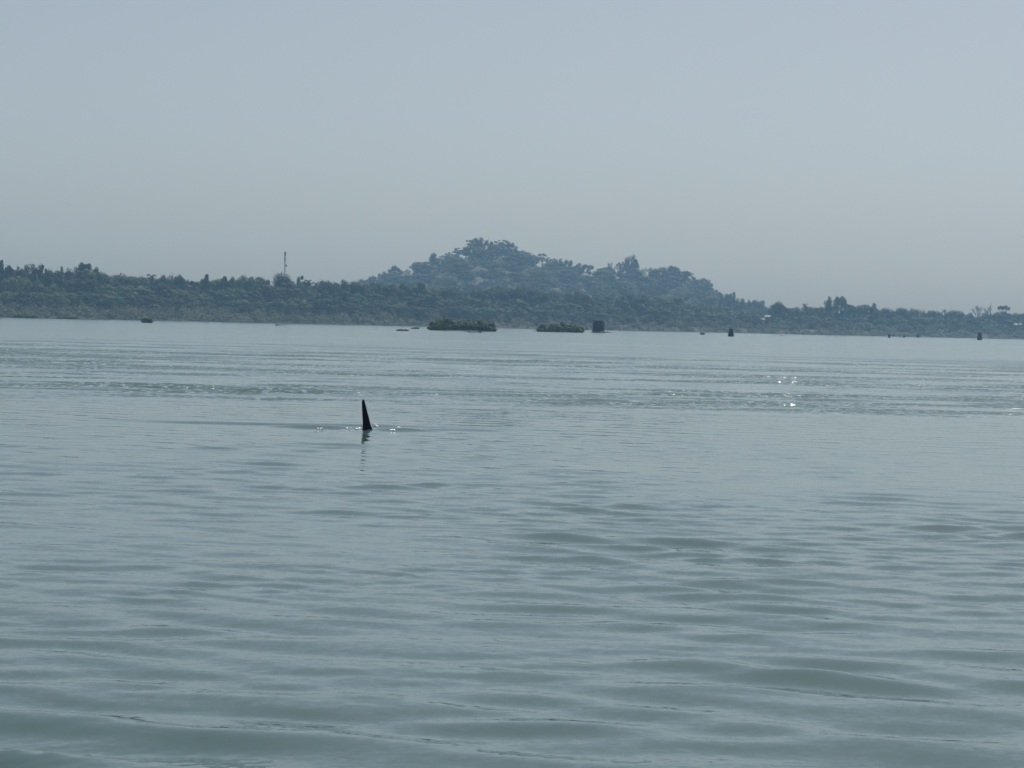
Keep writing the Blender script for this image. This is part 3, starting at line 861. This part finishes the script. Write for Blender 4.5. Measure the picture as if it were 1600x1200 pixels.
def house(px, py_eave, Y, wide, deep, wall_h, roof_h, rz, label, base_z=None):
    c = at(px, py_eave, Y)
    bz = c.z - wall_h if base_z is None else base_z
    wall_h = c.z - bz
    e = tag(empty('house', (c.x, Y, bz)), label, 'house')
    e.rotation_euler = (0, 0, rz)
    b = MB(); b.box((0, 0, wall_h / 2 - 0.5), (wide, deep, wall_h + 1.0)); obj('wall', b.mesh('house_wall', WALL), e)
    ov = 0.5; x, y, z = wide / 2 + ov, deep / 2 + ov, wall_h - 0.25
    b = MB()
    b.add([(-x, -y, z), (x, -y, z), (x, 0, z + roof_h), (-x, 0, z + roof_h), (-x, y, z), (x, y, z), (-x, -y, z + .12), (x, -y, z + .12), (x, 0, z + roof_h + .12), (-x, 0, z + roof_h + .12), (-x, y, z + .12), (x, y, z + .12)],
          [[0, 3, 2, 1], [3, 4, 5, 2], [6, 7, 8, 9], [9, 8, 11, 10], [0, 1, 7, 6], [5, 4, 10, 11], [1, 2, 8, 7], [2, 5, 11, 8], [0, 6, 9, 3], [3, 9, 10, 4]])
    obj('roof', b.mesh('house_roof', ROOF), e)
    b = MB(); b.box((-wide * 0.1, -deep / 2 - 0.03, 1.0), (0.9, 0.08, 2.0)); obj('door', b.mesh('house_door', WOOD), e)
    for sx in (-0.33, 0.25):
        b = MB(); b.box((wide * sx, -deep / 2 - 0.03, 1.5), (1.1, 0.08, 1.0)); obj('window', b.mesh('house_window', WOOD), e)
    return e
house(1591, 507.5, shore(1591) + 25, 3.6, 4.0, 2.6, 1.1, R(-25), 'small house with pale grey roof at the right end of the far bank', GZ)
house(1189.5, 498.8, shore(1189) + 24, 1.9, 2.6, 2.4, 0.9, R(35), 'tiny pale-roofed hut half hidden in trees, left of two', GZ + 0.6)
house(1200.5, 494.8, shore(1200) + 26, 2.2, 2.6, 2.4, 0.9, R(-30), 'tiny pale-roofed hut half hidden in trees, right of two', GZ + 1.5)
house(934, 439.5, RIDGE_Y - 44, 7.0, 4.6, 2.6, 1.2, R(6), 'long low building with pale roof high on the right shoulder of the hill')
house(1009, 436.5, RIDGE_Y - 34, 4.6, 3.6, 2.6, 0.9, R(-8), 'small pale-roofed building on the hill below the tallest ridge tree')

# ------------------------------------------------------------------ rocks, pillars and islets in the river
def blob(seed, n=3, amp=0.25, flat=0.0):
    import bmesh
    bm = bmesh.new(); bmesh.ops.create_icosphere(bm, subdivisions=n, radius=1)
    r = np.random.default_rng(seed); K = r.normal(size=(9, 3)) * np.array([[1.6]] * 4 + [[3.4]] * 5); P = r.uniform(0, 6.28, 9)
    for v in bm.verts:
        c = np.array(v.co)
        d = sum(math.sin(K[i] @ c + P[i]) / (1 if i < 4 else 2.2) for i in range(9)) / 3
        v.co *= 1 + amp * d
    V = np.array([v.co[:] for v in bm.verts]); F = [[v.index for v in f.verts] for f in bm.faces]
    bm.free()
    return V, F

def rock_bits(px, py, bits, name, label, cat='rock', mat=ROCK):
    """bits: (photo column, width px, height px) lumps that make one rock"""
    c = wat(px, py); s = c.y / FPX
    mb = MB()
    for i, (bx, bw, bh) in enumerate(bits):
        V, F = blob(hash((px, i)) % 9999, 3, 0.22)
        V = V * np.array([bw / 2 * s, bw / 2 * s * 0.8, bh * s]) + np.array([(bx - px) * s, (i % 2) * 0.1, -0.06 * bh * s])
        mb.add(V, F)
    return tag(obj(name, mb.mesh(name, mat, False), None, (c.x, c.y, 0)), label, cat)

rock_bits(628, 517, [(626, 14, 3.6), (633, 9, 3.4), (637, 7, 1.6), (621, 7, 1.4)], 'river_rock', 'dark humped rock left of the large shrub islet')
rock_bits(742, 519.6, [(736, 9, 2.0), (744, 10, 1.8), (750, 4, 3.6), (731, 6, 1.2), (756, 8, 0.8)], 'river_rock', 'low flat rock with a raised tip in front of the large shrub islet')
rock_bits(434, 508.6, [(433, 5.5, 2.2), (437, 7, 1.2)], 'river_rock', 'tiny low rock alone in the water below the mast')
rock_bits(1223, 525, [(1222, 5, 1.2), (1226, 3.5, 0.8)], 'river_rock', 'tiny flat rock right of the dark tapered pillar')
rock_bits(1097.5, 522.8, [(1096, 4.5, 3.2), (1099.5, 4, 3.0)], 'river_rock', 'small squat block of rock left of the dark tapered pillar')
rock_bits(74, 497.4, [(73, 4, 1.2), (76, 3, 0.8)], 'river_rock', 'tiny rock between the two low islets at the far left')

def pillar(px, py, profile, label, sides=10, seed=0, cap=None, rubble=()):
    """profile: (half width px, height px) from base to top; masonry in rough courses"""
    c = wat(px, py); s = c.y / FPX; r = np.random.default_rng(seed)
    e = tag(empty('stone_pillar', (c.x, c.y, 0)), label, 'pillar', kind='thing')
    pr = [(profile[0][0] * 1.03, -4.0)] + list(profile)
    hs_, ws_ = [h for _, h in pr], [w_ for w_, _ in pr]
    top = hs_[-1]
    n_c = 7
    levels = [(-4.0, 0)] + [(top * i / n_c + d, g) for i in range(n_c) for d, g in ((0.0, 0.06), (top / n_c * 0.12, 0), (top / n_c * 0.92, 0))] + [(top, 0)]
    V, F, L0 = [], [], None
    for z, g in levels:
        w_ = np.interp(z, hs_, ws_) * (1 - g)
        for k in range(sides):
            a = 2 * math.pi * (k + 0.5) / sides
            j = 1 + r.normal() * 0.022
            V.append((w_ * s * math.cos(a) * j, w_ * s * math.sin(a) * j, (z + (r.normal() * 0.25 if z == top else 0)) * s))
    nl = len(levels)
    F = [[i * sides + k, i * sides + (k + 1) % sides, (i + 1) * sides + (k + 1) % sides, (i + 1) * sides + k] for i in range(nl - 1) for k in range(sides)]
    F.append([(nl - 1) * sides + k for k in range(sides)])
    obj('shaft', mesh('pillar_shaft', V, F, STONE), e)
    if cap:
        b = MB(); w_, t_ = cap
        b.tube([(0, 0, (top - t_) * s), (0, 0, (top - 0.1 * t_) * s), (0, 0, (top + 0.25) * s)], [w_ * s, w_ * s, w_ * 0.85 * s], sides)
        obj('coping', b.mesh('pillar_coping', STONE), e)
    for i, (bx, by, bw, bh) in enumerate(rubble):
        V, F = blob(seed * 31 + i, 2, 0.28)
        V = V * np.array([bw * 0.6 * s, bw * 0.6 * s, bh * s * 0.75])
        o = obj('rubble_stone', mesh('rubble_stone', V, F, RUBBLE), e, ((bx - px) * s, -by * s, bh * 0.25 * s))
    return e

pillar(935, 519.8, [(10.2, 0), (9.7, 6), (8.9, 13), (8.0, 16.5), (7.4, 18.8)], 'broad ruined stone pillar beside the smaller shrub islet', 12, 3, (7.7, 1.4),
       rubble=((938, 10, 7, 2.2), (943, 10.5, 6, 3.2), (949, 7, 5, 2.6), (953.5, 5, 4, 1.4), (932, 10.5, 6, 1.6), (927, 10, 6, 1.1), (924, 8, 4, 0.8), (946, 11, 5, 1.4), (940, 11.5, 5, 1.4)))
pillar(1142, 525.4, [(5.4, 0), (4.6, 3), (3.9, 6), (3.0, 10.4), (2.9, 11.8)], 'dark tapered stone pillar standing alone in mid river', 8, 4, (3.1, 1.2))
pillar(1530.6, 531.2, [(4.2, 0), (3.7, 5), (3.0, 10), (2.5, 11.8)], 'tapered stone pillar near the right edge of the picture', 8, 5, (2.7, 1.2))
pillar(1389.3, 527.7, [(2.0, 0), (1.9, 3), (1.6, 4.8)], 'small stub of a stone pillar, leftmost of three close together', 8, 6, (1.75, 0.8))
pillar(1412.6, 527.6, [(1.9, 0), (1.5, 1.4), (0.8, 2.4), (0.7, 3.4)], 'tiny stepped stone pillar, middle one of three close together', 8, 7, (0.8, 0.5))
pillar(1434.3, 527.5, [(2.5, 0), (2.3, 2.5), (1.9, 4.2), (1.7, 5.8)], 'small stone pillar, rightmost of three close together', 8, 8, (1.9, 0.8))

def islet(px0, px1, py, prof, label, seed, twig=None, leaf=0.26, dens=1.0):
    """shrubs on a low bank; prof: (column, height in px) of the foliage outline"""
    pxc = (px0 + px1) / 2
    c = wat(pxc, py); s = c.y / FPX; r = np.random.default_rng(seed)
    e = tag(empty('shrub_islet', (c.x, c.y, 0)), label, 'islet', kind='thing')
    wid = (px1 - px0) * s
    V, F = blob(seed, 3, 0.10)
    V = V * np.array([wid / 2 * 0.96, wid * 0.20, 0.22]) + np.array([0, 0, -0.02])
    obj('base', mesh('islet_base', V, F, ROCK, True), e)
    step = max(3.2, (px1 - px0) / 16)
    xs = np.arange(px0 + step * 0.7, px1 - step * 0.5, step)
    for row in (1, 0, -1):
        for x in xs:
            x = x + r.uniform(-0.3, 0.3) * step
            hp = np.interp(x, [a for a, _ in prof], [b_ for _, b_ in prof]) * r.uniform(0.62, 1.18) * (1.0 if row == 0 else 0.86 if row == 1 else 0.70)
            hh = hp * s; rad = step * s * r.uniform(0.75, 1.05)
            n = int(260 * dens)
            v = r.normal(size=(n, 3)); v /= np.linalg.norm(v, axis=1, keepdims=True)
            zc = hh * 0.5
            C = v * np.array([rad, rad, hh * 0.52]) * r.uniform(0.45, 1.15, (n, 1)) + np.array([0, 0, zc])
            up = r.uniform(0, 1, n) > 0.88                       # shoots above the outline
            C[up, 2] += hh * r.uniform(0.05, 0.32, up.sum())
            C[:, 2] = np.maximum(C[:, 2], 0.05)
            Vq, Fq = leaf_quads(C, v + np.array([0, 0, 0.4]) + r.normal(size=(n, 3)) * 0.5, r.uniform(0.6, 1.3, n) * leaf, r)
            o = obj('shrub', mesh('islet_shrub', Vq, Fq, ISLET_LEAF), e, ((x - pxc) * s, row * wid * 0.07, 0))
            b = MB()
            for q in range(4):
                a = r.uniform(0, 6.28)
                b.tube([(0, 0, -0.05), (0.3 * rad * math.cos(a), 0.3 * rad * math.sin(a), hh * 0.45), (0.6 * rad * math.cos(a), 0.6 * rad * math.sin(a), hh * 0.85)], [0.03, 0.02, 0.008], 4)
            obj('stem', b.mesh('shrub_stem', BARK), o)
    if twig:
        b = MB()
        for q in range(7):
            x0 = (twig - pxc) * s + r.uniform(-0.3, 0.3)
            b.tube([(x0, 0, -0.1), (x0 + r.uniform(-0.3, 0.3), 0, r.uniform(0.3, 0.75))], [0.03, 0.012], 4)
        obj('twig', b.mesh('islet_twig', BARK_PALE), e)
    return e
islet(671, 777.5, 516.8, [(671, 7), (676, 12), (684, 13), (700, 18), (712, 19), (724, 17), (736, 18.5), (748, 16.5), (760, 13.5), (770, 10), (777, 5)], 'large shrub-covered islet in mid river, widest of the islets', 41)
islet(840, 913, 519.0, [(840, 4), (848, 11), (856, 12), (866, 11), (878, 14.5), (890, 14), (900, 12), (908, 8), (913, 4)], 'smaller shrub-covered islet beside the broad ruined pillar', 42, twig=836)
islet(222.5, 237.5, 504.3, [(222, 5), (226, 7.4), (230, 7.8), (234, 6.8), (238, 4)], 'single dark bush on a small rock off the left bank', 43, dens=0.7)
islet(643.5, 656, 513.8, [(643, 1.6), (650, 2.6), (656, 2.0)], 'tiny low clump of scrub left of the large shrub islet', 44, dens=0.4, leaf=0.12)
islet(20, 58, 496.8, [(20, 2), (34, 5.5), (46, 6), (58, 2)], 'low dark shrub islet close under the left bank, leftmost', 45, dens=0.6)
islet(89, 123, 498.6, [(89, 1.5), (104, 3.0), (114, 3.6), (123, 2.0)], 'low dark shrub islet close under the left bank, right of the leftmost one', 46, dens=0.6)

# ------------------------------------------------------------------ the dolphin
def dolphin():
    s = FIN.y / FPX
    def X(px): return (px - 573) * s
    def Zp(py): return (671 - py) * s
    prof = [(624.2, 565.5, 566.7), (625.3, 564.6, 568.0), (628, 564.2, 569.2), (634, 564.4, 570.8), (642, 565.0, 573.0), (650, 565.6, 575.3), (658, 566.1, 577.6), (664, 566.5, 579.3), (668, 566.3, 580.8), (671.5, 565.6, 583)]
    n = 20; V = []
    lean = 0.05
    for py, l, r_ in prof:
        cx, w_ = X((l + r_) / 2), (r_ - l) / 2 * s; z = Zp(py)
        t = 0.0065 + 0.15 * w_ + 0.012 * max(0, (py - 640) / 31)
        for k in range(n):
            a = 2 * math.pi * k / n
            V.append((cx + w_ * math.cos(a), t * math.sin(a) + lean * z, z))
    for z, cx, ax, ay in ((-0.03, 0.03, 0.12, 0.045), (-0.07, 0.06, 0.32, 0.09), (-0.12, 0.10, 0.62, 0.15), (-0.22, 0.12, 0.88, 0.20), (-0.34, 0.12, 0.86, 0.20), (-0.44, 0.10, 0.6, 0.14), (-0.5, 0.1, 0.2, 0.05)):
        for k in range(n):
            a = 2 * math.pi * k / n
            V.append((cx + ax * math.cos(a), ay * math.sin(a), z))
    nl = len(V) // n
    F = [[i * n + k, (i + 1) * n + k, (i + 1) * n + (k + 1) % n, i * n + (k + 1) % n] for i in range(nl - 1) for k in range(n)]
    F.append(list(range(n))); F.append([(nl - 1) * n + k for k in range(n - 1, -1, -1)])
    o = obj('dolphin', mesh('dolphin', V, F, mt_skin, True), None, (FIN.x, FIN.y, 0))
    sub = o.modifiers.new('subdivision', 'SUBSURF'); sub.levels = sub.render_levels = 1
    tag(o, 'dark upright fin of a dolphin cutting through the calm water', 'dolphin')
    return o
dolphin()
# splashes at the fin, and sun glints on wavelets modelled as white glossy blobs
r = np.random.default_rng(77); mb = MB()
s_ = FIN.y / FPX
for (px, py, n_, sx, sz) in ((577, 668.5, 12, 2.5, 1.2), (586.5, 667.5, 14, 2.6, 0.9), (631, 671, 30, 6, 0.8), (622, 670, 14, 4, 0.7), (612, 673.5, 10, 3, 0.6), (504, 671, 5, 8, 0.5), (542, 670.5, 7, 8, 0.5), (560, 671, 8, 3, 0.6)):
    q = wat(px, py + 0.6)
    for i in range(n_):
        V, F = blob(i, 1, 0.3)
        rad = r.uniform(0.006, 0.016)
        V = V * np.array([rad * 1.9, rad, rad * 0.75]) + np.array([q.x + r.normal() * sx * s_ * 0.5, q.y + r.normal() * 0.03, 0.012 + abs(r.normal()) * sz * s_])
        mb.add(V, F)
tag(obj('splash_glints', mb.mesh('splash_glints', GLINT_FOAM, True)), 'white splashes and modelled sun glints on the water around the dolphin fin', 'splash_glints', kind='stuff')

# ------------------------------------------------------------------ the hazy air
b = MB(); b.box((0, 500, 44), (5200, 4200, 100))
hm = bpy.data.materials.new('hazy_air'); hm.use_nodes = True
hn = hm.node_tree; hn.nodes.remove(hn.nodes['Principled BSDF'])
pv = hn.nodes.new('ShaderNodeVolumePrincipled')
pv.inputs['Color'].default_value = (0.37, 0.67, 1.0, 1)
pv.inputs['Density'].default_value = 0.00028
pv.inputs['Absorption Color'].default_value = (0.5, 0.5, 0.5, 1)
pv.inputs['Anisotropy'].default_value = 0.15
hn.links.new(pv.outputs[0], hn.nodes['Material Output'].inputs['Volume'])
tag(obj('haze', b.mesh('haze', hm)), 'pale blue haze in the air over the river', 'haze', kind='stuff')
